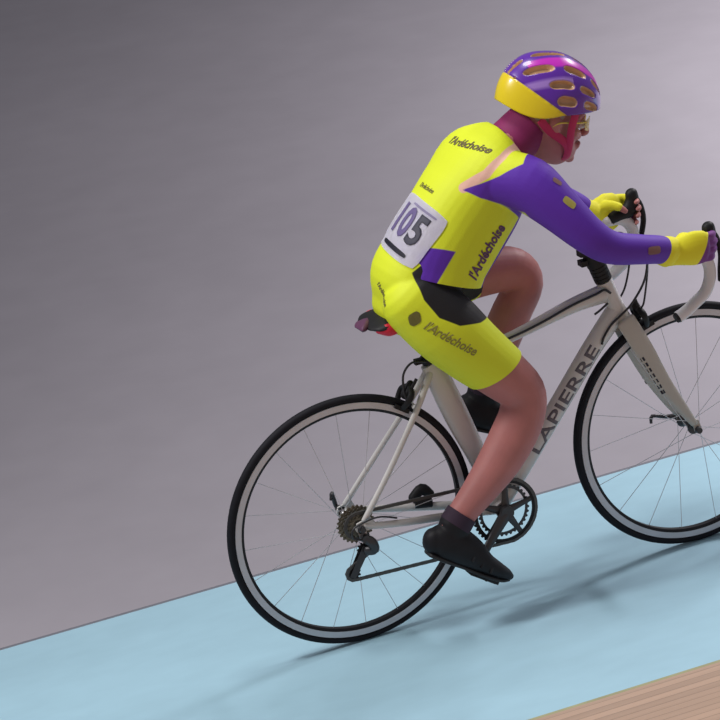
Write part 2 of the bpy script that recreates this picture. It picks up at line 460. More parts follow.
# handlebar, tape, levers
HW = .188
bar = bpy.data.objects.new('handlebar', None); C.objects.link(bar); bar.parent = bike
BC = V((.828, 0, .869)); TURN = Matrix.Translation(BC) @ Matrix.Rotation(math.radians(4), 4, 'Z') @ Matrix.Translation(-BC)
bar.matrix_local = TURN
bm = bmesh.new(); tube(bm, [BC+V((0, -HW+.02, 0)), BC+V((0, HW-.02, 0))], .0135, 16); obj('bar_top', bm, M['darkmetal'], bar)
for s in (-1, 1):
    bm = bmesh.new()
    pts = [BC+V((0, s*.075, 0)), BC+V((.002, s*(HW-.03), 0)), (.845, s*(HW-.004), .868), (.885, s*HW, .864), (.930, s*HW, .858), (.958, s*HW, .830), (.962, s*HW, .790), (.945, s*HW, .752), (.910, s*HW, .730), (.885, s*HW, .716), (.858, s*HW, .706)]
    tube(bm, pts, .0155, 14, sub=5)
    tp = obj('bar_tape', bm, M['tape'], bar)
    bm = bmesh.new(); tube(bm, [(.860, s*HW, .7067), (.852, s*HW, .7035)], [.0145, .012], 14); obj('bar_end_plug', bm, M['black'], bar)
    bm = bmesh.new()
    loft(bm, [((.900, s*HW, .866), .017, .017), ((.935, s*HW, .870), .017, .019), ((.960, s*HW, .880), .0165, .021), ((.970, s*(HW+.001), .900), .0155, .019), ((.970, s*(HW+.001), .917), .015, .017)], n=18)
    hood = obj('brake_hood', bm, M['black'], bar)
    bm = bmesh.new()
    loft(bm, [((.978, s*HW, .905), .009, .008), ((.992, s*HW, .880), .009, .008), ((.998, s*(HW+.002), .840), .009, .007), ((.990, s*(HW+.006), .800), .010, .006), ((.984, s*(HW+.010), .775), .008, .005)], n=14)
    obj('brake_lever', bm, M['black'], bar)

# brakes
def caliper(c, ax):
    bm = bmesh.new(); c = V(c); ax = V(ax).normalized(); n = V((ax.z, 0, -ax.x))
    loft(bm, [(c+ax*.020, .010, .010), (c, .016, .012), (c-ax*.010, .012, .012)], n=14)
    for s in (-1, 1):
        loft(bm, [(c+ax*.012+V((0, s*.004, 0)), .008, .009), (c+V((0, s*.030, 0)), .007, .009), (c-ax*.024+V((0, s*.030, 0)), .006, .008), (c-ax*.040+V((0, s*.020, 0)), .006, .007)], n=10, ref=(0, 1, 0))
        box(bm, c-ax*.044+V((0, s*.0165, 0)), .042, .007, .011, Matrix((n, V((0, 1, 0)), ax)).transposed())
    tube(bm, [c+ax*.014+V((0, -.016, 0)), c+ax*.040+V((0, -.018, 0))], .0045, 8)
    return bm
fd_ = (V((.855, 0, .655))-V((WB, 0, RW))).normalized()
obj('front_brake', caliper(V((WB, 0, RW))+fd_*.362, fd_), M['black'], bike)
rd_ = (V((.186, 0, .595))-V((0, 0, RW))).normalized()
obj('rear_brake', caliper(V((0, 0, RW))+rd_*.358+V((-.012, 0, .006)), rd_), M['black'], bike)

# drivetrain
ys = -.045
def path_gear(bm, c, r, teeth, y): gear(bm, c, r, r-.012, teeth, y-.001, y+.001)
crank = bpy.data.objects.new('crankset', None); C.objects.link(crank); crank.parent = bike
bm = bmesh.new(); gear(bm, (BB.x, BB.z), .090, .076, 44, ys-.0015, ys+.0015)
obj('large_chainring', bm, M['black'], crank)
bm = bmesh.new(); gear(bm, (BB.x, BB.z), .071, .060, 34, ys+.006, ys+.009)
obj('small_chainring', bm, M['darkmetal'], crank)
bm = bmesh.new()
ca = math.atan2(-.111, -.105)
for k in range(5):
    th = ca+2*PI*k/5
    loft(bm, [((BB.x+.012*math.cos(th), ys-.002, BB.z+.012*math.sin(th)), .004, .012), ((BB.x+.050*math.cos(th), ys, BB.z+.050*math.sin(th)), .0035, .008), ((BB.x+.080*math.cos(th), ys+.002, BB.z+.080*math.sin(th)), .003, .007)], n=10)
obj('spider', bm, M['darkmetal'], crank)
PED = {}
for s, th in ((-1, ca), (1, ca+PI)):
    e = BB+V((.165*math.cos(th), 0, .165*math.sin(th)))
    bm = bmesh.new()
    loft(bm, [(BB+V((0, s*.056, 0)), .008, .018), (BB.lerp(e, .5)+V((0, s*.066, 0)), .007, .012), (e+V((0, s*.074, 0)), .007, .011)], n=14)
    tube(bm, [BB+V((0, s*.03, 0)), BB+V((0, s*.064, 0))], .018, 16)
    obj('crank_arm', bm, M['darkmetal'], crank)
    PED[s] = e
    bm = bmesh.new(); tube(bm, [e+V((0, s*.070, 0)), e+V((0, s*.150, 0))], .006, 10)
    rot = Matrix.Rotation(math.radians(35), 3, 'Y')
    box(bm, e+V((0, s*.120, 0)), .062, .055, .010, rot)
    for q in (-1, 1): box(bm, e+V((0, s*.120, 0))+rot @ V((q*.034, 0, .003)), .012, .050, .016, rot)
    obj('pedal', bm, M['black'], bike)
bm = bmesh.new()
for k, r in enumerate((.026, .031, .036, .041, .046, .051)):
    gear(bm, (0, RW), r, r-.010, int(r*500), -.052+k*.0042, -.050+k*.0042)
lathe(bm, [(.006, -.054), (.020, -.054), (.020, -.026), (.006, -.026)], (0, 0, RW), 20)
obj('cassette', bm, M['cog'], bike)
# rear derailleur
UP_, LP_ = V((.008, -.046, .266)), V((-.030, -.046, .208))
bm = bmesh.new()
loft(bm, [(V((.004, -.072, .306)), .010, .012), (V((.020, -.078, .292)), .010, .013), (V((.026, -.070, .268)), .010, .013), (V((.010, -.058, .264)), .008, .012)], n=12)
tube(bm, [V((.004, -.060, .306)), V((.004, -.082, .306))], .010, 14)
rder = obj('rear_derailleur', bm, M['darkmetal'], bike)
for yy in (-.053, -.038):
    bm = bmesh.new(); dd = (LP_-UP_).normalized(); nn = V((-dd.z, 0, dd.x))
    prism(bm, [((UP_+nn*.011-dd*.008).x, (UP_+nn*.011-dd*.008).z), ((UP_-nn*.010-dd*.008).x, (UP_-nn*.010-dd*.008).z), ((LP_-nn*.008+dd*.010).x, (LP_-nn*.008+dd*.010).z), ((LP_+nn*.008+dd*.010).x, (LP_+nn*.008+dd*.010).z)], yy, yy+.0015)
    obj('pulley_cage', bm, M['darkmetal'], rder)
for c in (UP_, LP_):
    bm = bmesh.new(); gear(bm, (c.x, c.z), .020, .004, 11, c.y-.0015, c.y+.0015); obj('jockey_wheel', bm, M['black'], rder)
# chain path
def arc(c, r, a0, a1, n):
    return [V((c[0]+r*math.cos(a0+(a1-a0)*k/n), 0, c[1]+r*math.sin(a0+(a1-a0)*k/n))) for k in range(n+1)]
rad = math.radians
pth = arc((0, RW), .034, rad(-50), rad(-277), 18)
pth += arc((BB.x, BB.z), .0875, rad(96), rad(-82), 22)
pth += arc((LP_.x, LP_.z), .018, rad(-85), rad(-250), 8)
pth += arc((UP_.x, UP_.z), .018, rad(-60), rad(60), 8)
# resample to 12.7 mm half-links
tot = [0]
for a, b_ in zip(pth, pth[1:]+pth[:1]): tot.append(tot[-1]+(b_-a).length)
bm = bmesh.new(); nl = int(tot[-1]/.0127); j = 0; loop = pth+pth[:1]
def at(d):
    for i in range(len(tot)-1):
        if tot[i+1] >= d: 
            t = (d-tot[i])/max(tot[i+1]-tot[i], 1e-9); return loop[i].lerp(loop[i+1], t)
    return loop[-1]
for k in range(nl):
    a = at(tot[-1]*k/nl); b_ = at(tot[-1]*((k+1) % nl)/nl); mid = (a+b_)/2; dd = (b_-a).normalized()
    rot = Matrix((dd, V((0, 1, 0)), V((-dd.z, 0, dd.x)))).transposed()
    yy = ys if mid.x > .2 else -.0455
    w = .0062 if k % 2 else .0048
    box(bm, V((mid.x, yy, mid.z)), .0150, w, .0078, rot)
obj('chain', bm, M['chain'], bike, smooth=False)
# front derailleur
bm = bmesh.new()
prism(bm, [(.325, .345), (.345, .372), (.392, .382), (.395, .366), (.352, .352), (.334, .330)], -.052, -.050)
prism(bm, [(.325, .345), (.345, .372), (.392, .382), (.395, .366), (.352, .352), (.334, .330)], -.040, -.038)
box(bm, (.365, -.034, .385), .03, .03, .025); tube(bm, [(.362, -.03, .39), (.362, 0, .40)], .012, 12)
obj('front_derailleur', bm, M['darkmetal'], bike)
# speed sensor on the left chainstay
bm = bmesh.new(); loft(bm, [((.19, .050, .322), .012, .012), ((.215, .048, .338), .012, .016), ((.235, .046, .322), .012, .012)], n=14)
tube(bm, [(.19, .046, .305), (.235, .042, .298)], .013, 12); obj('speed_sensor', bm, M['black'], bike)
# cables
for pts, r in (
    ([(.828, -.030, .880), (.868, -.030, .865), (.880, -.020, .800), (.862, -.018, .710), (.852, -.018, .690)], .0026),
    ([(.830, -.05, .872), (.868, -.045, .840), (.862, -.034, .770), (.825, -.028, .715), (.790, -.026, .688), (.760, -.024, .668), (.735, -.024, .640), (.728, -.023, .622)], .0030),
    ([(.830, .05, .872), (.862, .045, .820), (.835, .030, .740), (.800, .026, .700), (.770, .026, .676), (.74, .024, .650)], .0028),
    ([(.768, -.024, .752), (.752, -.021, .764), (.730, -.0195, .758), (.66, -.0165, .744), (.58, -.0155, .722), (.50, -.015, .705), (.36, -.015, .685), (.285, -.020, .676)], .0034),
    ([(.757, -.024, .728), (.735, -.022, .714), (.718, -.021, .706)], .0030),
    ([(.250, -.018, .700), (.215, -.010, .705), (.190, -.006, .680), (.184, -.008, .640), (.186, -.012, .612)], .0030),
    ([(.10, -.060, .330), (.045, -.072, .352), (-.020, -.080, .345), (-.028, -.078, .318), (-.004, -.078, .306)], .0026)):
    bm = bmesh.new(); tube(bm, pts, r, 8, sub=5); obj('cable', bm, M['cable'], bike)

# ------------------------------------------------------------------ rider
rider = bpy.data.objects.new('person', None); C.objects.link(rider); rider.location = (.25, 0, 0)
tag(rider, 'cyclist in yellow and purple kit and helmet, race number on back, riding the white bicycle', 'person')
def rp(o):
    o.parent = rider; o.location = (-.25, 0, 0); return o

TOR = [((.234, 0, .865), .098, .080), ((.258, 0, .915), .112, .098), ((.303, 0, .980), .118, .106), ((.368, 0, 1.045), .120, .111), ((.428, 0, 1.105), .132, .112), ((.478, 0, 1.156), .146, .102), ((.518, 0, 1.186), .118, .080), ((.545, 0, 1.202), .070, .062)]
NECK = [((.500, 0, 1.165), .058, .060), ((.560, 0, 1.200), .056, .058), ((.610, 0, 1.232), .055, .058), ((.650, 0, 1.258), .055, .06)]
# ---- hands: palm, four fingers and a thumb curled round each hood
def hand_secs(s):
    dz = -.014
    def p(x, yy, z): return TURN @ V((x-.008, s*yy, z+dz))
    k_ = 0 if s < 0 else .007
    palm = [(p(.862, .199, .897-k_), .022, .029+k_), (p(.888, .207, .898-k_), .020, .035+k_), (p(.915, .214, .898-k_), .0165, .040+k_), (p(.940, .217, .896), .0145, .038)]
    F = []
    for i, (z, l) in enumerate(((.922, 1.0), (.903, 1.08), (.884, 1.0), (.866, .85))):
        b0 = p(.936, .218, z); k1 = p(.936+.030*l, .214, z-.004); k2 = p(.936+.046*l, .198, z-.007); k3 = p(.936+.050*l, .176, z-.009); k4 = p(.936+.040*l, .166, z-.009)
        r = .0088 if i < 3 else .0076
        F.append([(b0, r*1.05, r*1.05), (k1, r, r), (k2, r*.95, r*.95), (k3, r*.86, r*.86), (k4, r*.75, r*.75)])
    T = [(p(.884, .196, .915), .012, .012), (p(.905, .182, .921), .0112, .0112), (p(.925, .168, .914), .0100, .0100), (p(.940, .162, .900), .0085, .0085)]
    return palm, F, T

def arm(s):
    w = hand_secs(s)[0][0][0]
    if s < 0: return [((.480, -.095, 1.148), .066, .066), ((.530, -.145, 1.130), .060, .066), ((.578, -.190, 1.070), .046, .054), ((.636, -.222, .995), .038, .043), ((.690, -.228, .950), .034, .038), ((.765, -.220, .924), .032, .034), ((.825, -.208, .905), .030, .032), (tuple(w), .026, .033)]
    return [((.480, .100, 1.155), .066, .066), ((.530, .145, 1.130), .056, .060), ((.590, .180, 1.098), .046, .050), ((.645, .208, 1.040), .040, .045), ((.695, .215, .995), .038, .043), ((.750, .208, .950), .036, .040), ((.800, .202, .915), .031, .035), (tuple(w), .025, .032)]
def leg(s):
    if s < 0: return [((.222, -.070, .890), .068, .084), ((.280, -.088, .812), .075, .088), ((.345, -.097, .730), .071, .079), ((.415, -.101, .650), .062, .068), ((.460, -.104, .590), .056, .060), ((.454, -.106, .535), .053, .060), ((.420, -.108, .480), .053, .061), ((.372, -.112, .425), .050, .056), ((.315, -.116, .372), .042, .046), ((.255, -.118, .320), .034, .038), ((.225, -.120, .290), .034, .040)]
    return [((.240, .068, .885), .066, .082), ((.300, .088, .873), .078, .088), ((.390, .096, .862), .070, .076), ((.490, .098, .850), .060, .062), ((.562, .100, .835), .053, .056), ((.586, .101, .790), .050, .050), ((.543, .103, .722), .049, .052), ((.503, .106, .655), .048, .053), ((.472, .110, .600), .041, .045), ((.450, .114, .550), .034, .038), ((.446, .116, .525), .032, .036)]

# head frame
HO = V((.664, 0, 1.238)); ha = math.radians(-14)
HF = V((math.cos(ha), 0, math.sin(ha))); HU = V((-math.sin(ha), 0, math.cos(ha)))
yaw = math.radians(-3); HS = V((0, 1, 0))
rz = Matrix.Rotation(yaw, 3, HU); HF = rz @ HF; HS = rz @ HS
def H(f, s, u): return HO+HF*f+HS*s+HU*u
HEAD = [(H(.066, 0, -.098), .016, .014), (H(.058, 0, -.089), .034, .030), (H(.038, 0, -.075), .050, .052), (H(.012, 0, -.045), .060, .080), (H(.002, 0, -.015), .066, .089), (H(-.002, 0, .02), .070, .093), (H(-.008, 0, .055), .071, .092), (H(-.012, 0, .085), .060, .078), (H(-.015, 0, .108), .035, .045)]

bm = bmesh.new()
loft(bm, TOR, n=32, power=2.3, grow=-.010)
loft(bm, NECK, n=24)
loft(bm, HEAD, n=32)
for s in (-1, 1):
    loft(bm, arm(s), n=24, grow=-.006)
    loft(bm, leg(s), n=28, grow=0)
    palm, F, T = hand_secs(s)
    loft(bm, palm, n=20, grow=-.003)
    for f in F: loft(bm, f, n=10, ref=(0, 0, 1), grow=-.0004)
    loft(bm, T, n=10, ref=(0, 0, 1), grow=-.0004)
    # knees and calf muscle, ear, brow
    kn = leg(s)[4 if s < 0 else 4][0]; kx = (.012, -.002) if s < 0 else (.010, .004)
    loft(bm, [(V(kn)+V((kx[0]-.004, 0, .02)), .034, .034), (V(kn)+V((kx[0], 0, -.018)), .034, .034)], n=16)
    loft(bm, [(H(-.004, s*.066, .016), .006, .017), (H(-.012, s*.073, .004), .006, .019), (H(-.008, s*.070, -.022), .006, .012)], n=12)
    loft(bm, [(H(.078, s*.006, .012), .010, .010), (H(.074, s*.032, .016), .012, .010), (H(.052, s*.056, .010), .010, .009)], n=10, ref=(0, 0, 1))
    loft(bm, [(H(.066, s*.030, -.034), .015, .014), (H(.050, s*.048, -.026), .014, .014)], n=12, ref=(0, 0, 1))
loft(bm, [(H(.086, 0, .008), .008, .008), (H(.096, 0, -.014), .010, .009), (H(.103, 0, -.030), .0135, .010), (H(.094, 0, -.036), .013, .009)], n=14)       # nose
loft(bm, [(H(.078, -.020, -.061), .005, .006), (H(.086, 0, -.060), .006, .007), (H(.078, .020, -.061), .005, .006)], n=10, ref=(0, 0, 1))   # lips
loft(bm, [(H(.077, -.016, -.069), .005, .006), (H(.084, 0, -.069), .007, .007), (H(.077, .016, -.069), .005, .006)], n=10, ref=(0, 0, 1))
body_me = fuse(bm, .0035, 4)
body = rp(link('body', body_me, M['skin']))
for s in (-1, 1):
    bm = bmesh.new(); bmesh.ops.create_uvsphere(bm, u_segments=16, v_segments=12, radius=.0125, matrix=Matrix.Translation(H(.075, s*.031, -.006)))
    e = rp(obj('eye', bm, M['eye']))
    bm = bmesh.new(); bmesh.ops.create_uvsphere(bm, u_segments=12, v_segments=8, radius=.0062, matrix=Matrix.Translation(H(.0822, s*.0315, -.007)))
    ii = obj('iris', bm, M['iris'], e)

# ---- hair under the helmet
bm = bmesh.new(); loft(bm, [(H(-.030, 0, -.022), .055, .062), (H(-.020, 0, .0), .069, .078), (H(-.014, 0, .03), .0735, .086), (H(-.014, 0, .07), .070, .084), (H(-.015, 0, .10), .045, .055)], n=32)
hair = rp(obj('hair', bm, M['hair']))

# ---- jersey
bm = bmesh.new()
J = TOR[1:]
loft(bm, [((.284, 0, .905), .128, .122), ((.302, 0, .930), .126, .125), ((.322, 0, .966), .123, .126), ((.384, 0, 1.033), .120, .126), ((.438, 0, 1.097), .132, .120)]+TOR[5:], n=36, power=2.35, grow=.004, cap=False)
for s in (-1, 1):
    A_ = arm(s)[:-1]+[(tuple(V(arm(s)[-1][0]).lerp(V(arm(s)[-2][0]), .45)), .028, .031)]
    loft(bm, A_, n=26, grow=.004, cap=False)
jer_me = fuse(bm, .0035, 6)
# ---- shorts
bm = bmesh.new()
loft(bm, [((.232, 0, .860), .100, .086), ((.256, 0, .915), .118, .106), ((.300, 0, .975), .113, .100), ((.310, 0, .984), .102, .090)], n=36, power=2.35, grow=.002, cap=True)
for s in (-1, 1):
    Lg = leg(s)[:5] if s < 0 else leg(s)[:3]+[((.420, .096, .860), .066, .070)]
    loft(bm, Lg, n=28, grow=.005, cap=True)
    loft(bm, [((.252, s*.044, .920), .056, .066), ((.242, s*.050, .880), .060, .072)], n=20)   # buttocks
sho_me = fuse(bm, .0035, 14)
def trim(me, p, n):
    b_ = bmesh.new(); b_.from_mesh(me)
    fs = [f for f in b_.faces if abs(f.calc_center_median().y) < .16 and f.calc_center_median().x < .58 and f.calc_center_median().z < 1.04]
    g = set(fs)
    for f in fs: g.update(f.edges); g.update(f.verts)
    bmesh.ops.bisect_plane(b_, geom=list(g), plane_co=p, plane_no=n, clear_outer=True)
    b_.to_mesh(me); b_.free()
def cut(me, side, p, n):
    """trim a hem: drop what lies beyond the plane through p on one leg"""
    b_ = bmesh.new(); b_.from_mesh(me)
    fs = [f for f in b_.faces if f.calc_center_median().y*side > 0 and f.calc_center_median().x > .30 and f.calc_center_median().z < (.80 if side < 0 else 1)]
    g = set(fs)
    for f in fs: g.update(f.edges); g.update(f.verts)
    bmesh.ops.bisect_plane(b_, geom=list(g), plane_co=p, plane_no=n, clear_outer=True)
    b_.to_mesh(me); b_.free()
cut(sho_me, -1, (.368, -.1, .655), (.42, 0, -.91))
trim(jer_me, (.395, 0, .880), (-.40, .0, -.916))
jtree, stree = bvh_of(jer_me), bvh_of(sho_me)

# dye zones, mirrored on both flanks
def zone(me, name, polys, N, U, extra=None):
    P, U, W, N = decal_frame((0, 0, 0), N, U)
    pp = [[(V(q).dot(U), V(q).dot(W)) for q in poly] for poly in polys]
    def fn(c, n):
        q = V((c.x, -abs(c.y), c.z)); u, v = q.dot(U), q.dot(W)
        d = max([poly_sd(u, v, p) for p in pp]+[-1])
        if extra: d = max(d, extra(q))
        return d
    attr(me, name, fn)
OB = (-.45, -.68, .58)
zone(jer_me, 'purple', [
    [(.368, -.107, 1.148), (.406, -.131, 1.160), (.452, -.154, 1.175), (.511, -.168, 1.195), (.545, -.130, 1.225), (.600, -.05, 1.27), (1.3, 0, 1.3), (1.3, -.4, .7), (.60, -.22, .92), (.492, -.183, 1.080), (.449, -.1416, 1.101), (.403, -.1305, 1.1245)],
    [(.256, -.0975, 1.023), (.326, -.122, 1.001), (.262, -.116, .915), (.195, -.087, .945), (.219, -.087, .985)]],
    OB, (1, 0, .3), lambda q: min((q.x-.470)*.8-(q.z-.985)*.6, 1))
def stripe_fn(me):
    P, U, W, N = decal_frame((0, 0, 0), OB, (1, 0, .3))
    pts = [((.372, -.108, 1.153), .0125), ((.425, -.135, 1.182), .011), ((.475, -.130, 1.212), .009), ((.515, -.110, 1.236), .007), ((.540, -.08, 1.252), .006)]
    pr = [(V(p).dot(U), V(p).dot(W), w) for p, w in pts]
    def fn(c, n):
        q = V((c.x, -abs(c.y), c.z)); u, v = q.dot(U), q.dot(W); best = -1
        for (ax, ay, aw), (bx, by, bw) in zip(pr, pr[1:]):
            ex, ey = bx-ax, by-ay; t = max(0, min(1, ((u-ax)*ex+(v-ay)*ey)/(ex*ex+ey*ey)))
            best = max(best, aw+(bw-aw)*t-math.hypot(u-ax-ex*t, v-ay-ey*t))
        return best
    attr(me, 'stripe', fn)
stripe_fn(jer_me)
M['jersey'] = zone_mat(YEL, [('stripe', (.80, .48, .38)), ('purple', PUR)], .65, bump=(260, .12))
zone(sho_me, 'black', [[(.212, -.11, .972), (.220, -.14, .908), (.247, -.157, .859), (.295, -.165, .828), (.355, -.149, .816), (.43, -.10, .812), (.55, -.05, .93), (.40, -.1, 1.05), (.275, -.1, .990), (.235, -.11, .985)]], (0, -1, .2), (1, 0, 0))
M['shorts'] = zone_mat(YEL, [('black', BLK)], .65, bump=(260, .12))
jersey = rp(link('jersey', jer_me, M['jersey'])); shorts = rp(link('shorts', sho_me, M['shorts']))
def patch(name, P, N, U, tree, par, m, w, h, lift=.001, rnd=.3):
    bm = bmesh.new(); n = 24; g = [[bm.verts.new(((i/n-.5)*w*(1-rnd*(2*j/n-1)**4*.4), (j/n-.5)*h*(1-rnd*(2*i/n-1)**4*.6), 0)) for j in range(n+1)] for i in range(n+1)]
    for i in range(n):
        for j in range(n): bm.faces.new((g[i][j], g[i+1][j], g[i+1][j+1], g[i][j+1]))
    wrap(bm, decal_frame(P, N, U), tree, lift, .0006); return obj(name, bm, m, par)
def script(txt, P, N, U, tree, par, m, size, length, bend=None, lift=.0012, shear=.25, thick=.0008, name='lettering'):
    t = flat_text(txt, size, shear, thick=thick); xs = [v.co.x for v in t.verts]; k = length/(max(xs)-min(xs)); c = (max(xs)+min(xs))/2
    for v in t.verts: v.co.x = (v.co.x-c)*k
    wrap(t, decal_frame(P, N, U), tree, lift, .0005, bend); return obj(name, t, m, par, smooth=False)
M['faint'] = mat('olive_print', (.16, .13, .05), .7); M['faintp'] = mat('violet_print', (.12, .05, .12), .7); M['tan'] = mat('tan_print', (.42, .24, .22), .7)
script("l'Ardéchoise", (.423, -.042, 1.232), (-.54, -.12, .83), (.28, -.95, -.02), jtree, jersey, M['faint'], .032, .150, bend=1.6)
script("l'Ardéchoise", (.312, -.015, 1.145), (-.71, -.08, .69), (.05, -1, -.05), jtree, jersey, M['faint'], .018, .070, thick=.0001)
script("l'Ardéchoise", (.408, -.118, .980), (0, -1, -.05), (.068, 0, .084), jtree, jersey, M['faintp'], .044, .150, thick=.0014)
script("l'Ardéchoise", (.268, -.165, .800), (-.15, -.98, .05), (.145, -.02, -.120), stree, shorts, mat('faded_olive_print', (.27, .25, .045), .7), .034, .150, thick=.0006)
patch('badge', (.190, -.138, .866), (-.45, -.88, 0), (.6, -.3, -.4), stree, shorts, mat('olive_badge', (.30, .27, .08), .7), .032, .040, rnd=1)
script("l'Ardéchoise", (.150, -.045, .915), (-.95, -.3, .1), (.2, -.75, -.6), stree, shorts, M['faint'], .022, .070, thick=.0002)
patch('sleeve_badge', (.5924, -.2365, 1.094), (.05, -.9, .43), (.6, 0, -.8), jtree, jersey, mat('pale_yellow_print', (.66, .60, .16), .7), .036, .020)
patch('sleeve_badge', (.578, -.205, 1.142), (.3, -.7, .6), (.6, 0, -.8), jtree, jersey, M['tan'], .026, .014)
patch('sleeve_badge', (.797, -.2513, .922), (.3, -.88, .35), (1, 0, -.1), jtree, jersey, M['tan'], .040, .020)
# race number pinned to the lower back
both = [jtree, stree]
BP, BN, BU = (.2495, -.030, 1.055), (-.72, -.40, .57), (.20, -.97, -.30)
bib = patch('race_number', BP, BN, BU, both, jersey, M['bib'], .172, .156, lift=.0030, rnd=.15)
def on_bib(x, y):
    P, U, W, N = decal_frame(BP, BN, BU); return P+U*x+W*y
script('10', on_bib(-.022, .008), BN, BU, both, bib, M['bibgrey'], .108, .066, shear=0, lift=.0046, thick=.0040, name='digits')
script('5', on_bib(.036, .006), BN, BU, both, bib, M['ink'], .108, .040, shear=0, lift=.0046, thick=.0036, name='digits')
patch('printed_bar', on_bib(-.004, -.058), BN, BU, both, bib, M['ink'], .110, .012, lift=.0052)
patch('printed_line', on_bib(.016, .060), BN, BU, both, bib, mat('pale_violet_print', (.42, .38, .58), .7), .09, .006, lift=.0044)
#ENDZONES#

# ---- collar
bm = bmesh.new(); loft(bm, [((.522, 0, 1.178), .066, .070), ((.556, 0, 1.199), .062, .064), ((.590, 0, 1.220), .060, .063), ((.612, 0, 1.234), .059, .061)], n=28, cap=False)
collar = rp(obj('collar', bm, M['collar']))

# ---- gloves
for s in (-1, 1):
    palm, F, T = hand_secs(s)
    bm = bmesh.new(); loft(bm, [(palm[0][0].lerp(V(arm(s)[-2][0]), .48), .031, .034), (palm[0][0].lerp(V(arm(s)[-2][0]), .2), .028, .035)]+palm, n=22, grow=.0045 if s < 0 else .0065)
    for f in F: loft(bm, f[:3], n=12, ref=(0, 0, 1), grow=.002)
    loft(bm, T[:3], n=12, ref=(0, 0, 1), grow=.0018)
    gm = fuse(bm, .003, 3)
    attr(gm, 'purple', lambda c, n, s=s: (c.x-(.948 if s < 0 else .942))+(.885-c.z)*.55 if s < 0 else max((c.x-.948)+(.895-c.z)*.35, -1))
    g = rp(link('glove', gm, zone_mat((.80, .76, .02), [('purple', (.16, .03, .22))], .7)))

# ---- helmet
def helmet():
    cols, rows = 220, 90; bm = bmesh.new(); grid = []
    dv = bm.verts.layers.float.new('vent'); dm = bm.verts.layers.float.new('magenta'); dy = bm.verts.layers.float.new('yellow'); dl = bm.verts.layers.float.new('lilac')
    VENTS = [(9, -.35, .15, 4), (9, .30, .80, 4), (35, -.62, -.12, 5), (35, .02, .50, 5), (35, .62, .92, 5), (54, -.25, .22, 4.5), (54, .34, .72, 4.5), (70, -.12, .28, 5), (70, .44, .80, 5), (35, -.92, -.74, 4), (9, -.85, -.5, 4)]
    def pt(az, el):
        # az around the up axis (0 = front), el 0 rim .. 1 crown
        t = el*PI/2
        cx, cy, cz = math.cos(t)*math.cos(az), math.cos(t)*math.sin(az), math.sin(t)
        fx = .132 if cx > 0 else .142
        return cx, cy, cz, fx
    for j in range(rows+1):
        row = []
        for i in range(cols):
            az = 2*PI*i/cols; el = j/rows
            cx, cy, cz, fx = pt(az, el)
            x = fx*cx*(1 if cx > 0 else max(math.cos(el*PI/2), .02)**-.36); y = .096*math.copysign(abs(cy)**.95, cy)*(1 if cx > 0 else 1-.12*cx*cx); z = .026+.142*cz**.92
            if cx < 0: z += (.016*cx*cx-.014*math.sin(PI*min(1, -cx)))*(1-cz)
            z += .010*max(0, cx)*(1-cz)-.012*max(0, cx)*cz
            roll = math.degrees(math.atan2(abs(cy), max(cz, 1e-3)+.15)); lx = cx
            d = -1
            for (rc, x0, x1, hw) in VENTS:
                e1 = (hw-abs(roll-rc-6*(lx-.2)*(1 if rc > 20 else 0)))/hw; xm, xh = (x0+x1)/2, (x1-x0)/2; e2 = (xh-abs(lx-xm))/xh
                q = 1-math.sqrt(max(0, 1-e1)**2+max(0, 1-e2)**4) if e1 > -1 else -1
                d = max(d, min(q, 1))
            yl = -(x+.030)*.62-(z-.052)*1.0
            if yl > 0: d = -1
            dep = max(0, min(1, d*2.2))*.014
            nrm = V((cx/fx, cy/.096, cz/.142)).normalized()
            p = V((x, y, z))-nrm*dep
            if yl > -.003 and yl < .003: p -= nrm*.002
            v = bm.verts.new(H(p.x-.004, p.y, p.z)); v[dv] = d*.02
            v[dm] = (7-abs(roll-25))*.0008 if -.5 < lx < .92 else -.01
            v[dl] = (4-abs(roll-49))*.0006 if -.8 < lx < .2 else -.01
            v[dy] = yl
            row.append(v)
        grid.append(row)
    for j in range(rows):
        for i in range(cols):
            try: bm.faces.new((grid[j][i], grid[j][(i+1) % cols], grid[j+1][(i+1) % cols], grid[j+1][i]))
            except ValueError: pass
    bmesh.ops.remove_doubles(bm, verts=grid[rows], dist=.0005)
    # inner liner so the shell has a real thickness
    inner = []
    for i in range(cols):
        v = grid[0][i]; c = H(-.004, 0, v.co.dot(HU)-HO.dot(HU)); inner.append(bm.verts.new(c+(v.co-c)*.86))
    for i in range(cols): bm.faces.new((grid[0][i], inner[i], inner[(i+1) % cols], grid[0][(i+1) % cols]))
    prev = inner
    for k in range(1, 8):
        t = k/8*PI/2; row = []
        for i in range(cols):
            v = inner[i]; zc = v.co.dot(HU)-HO.dot(HU); c = H(-.004, 0, zc)
            row.append(bm.verts.new(c+(v.co-c)*math.cos(t)+HU*(.118*math.sin(t))))
        for i in range(cols): bm.faces.new((prev[i], row[i], row[(i+1) % cols], prev[(i+1) % cols]))
        prev = row
    bm.faces.new(prev)
    return bm
bm = helmet(); bmesh.ops.recalc_face_normals(bm, faces=bm.faces[:])
me = bpy.data.meshes.new('helmet'); bm.to_mesh(me); bm.free()
hm = zone_mat((.11, .02, .36), [('lilac', (.35, .20, .60)), ('magenta', (.55, .02, .50)), ('vent', (.60, .37, .20)), ('yellow', (.78, .60, .01))], .3, coat=.4)
hel = rp(link('helmet', me, hm))
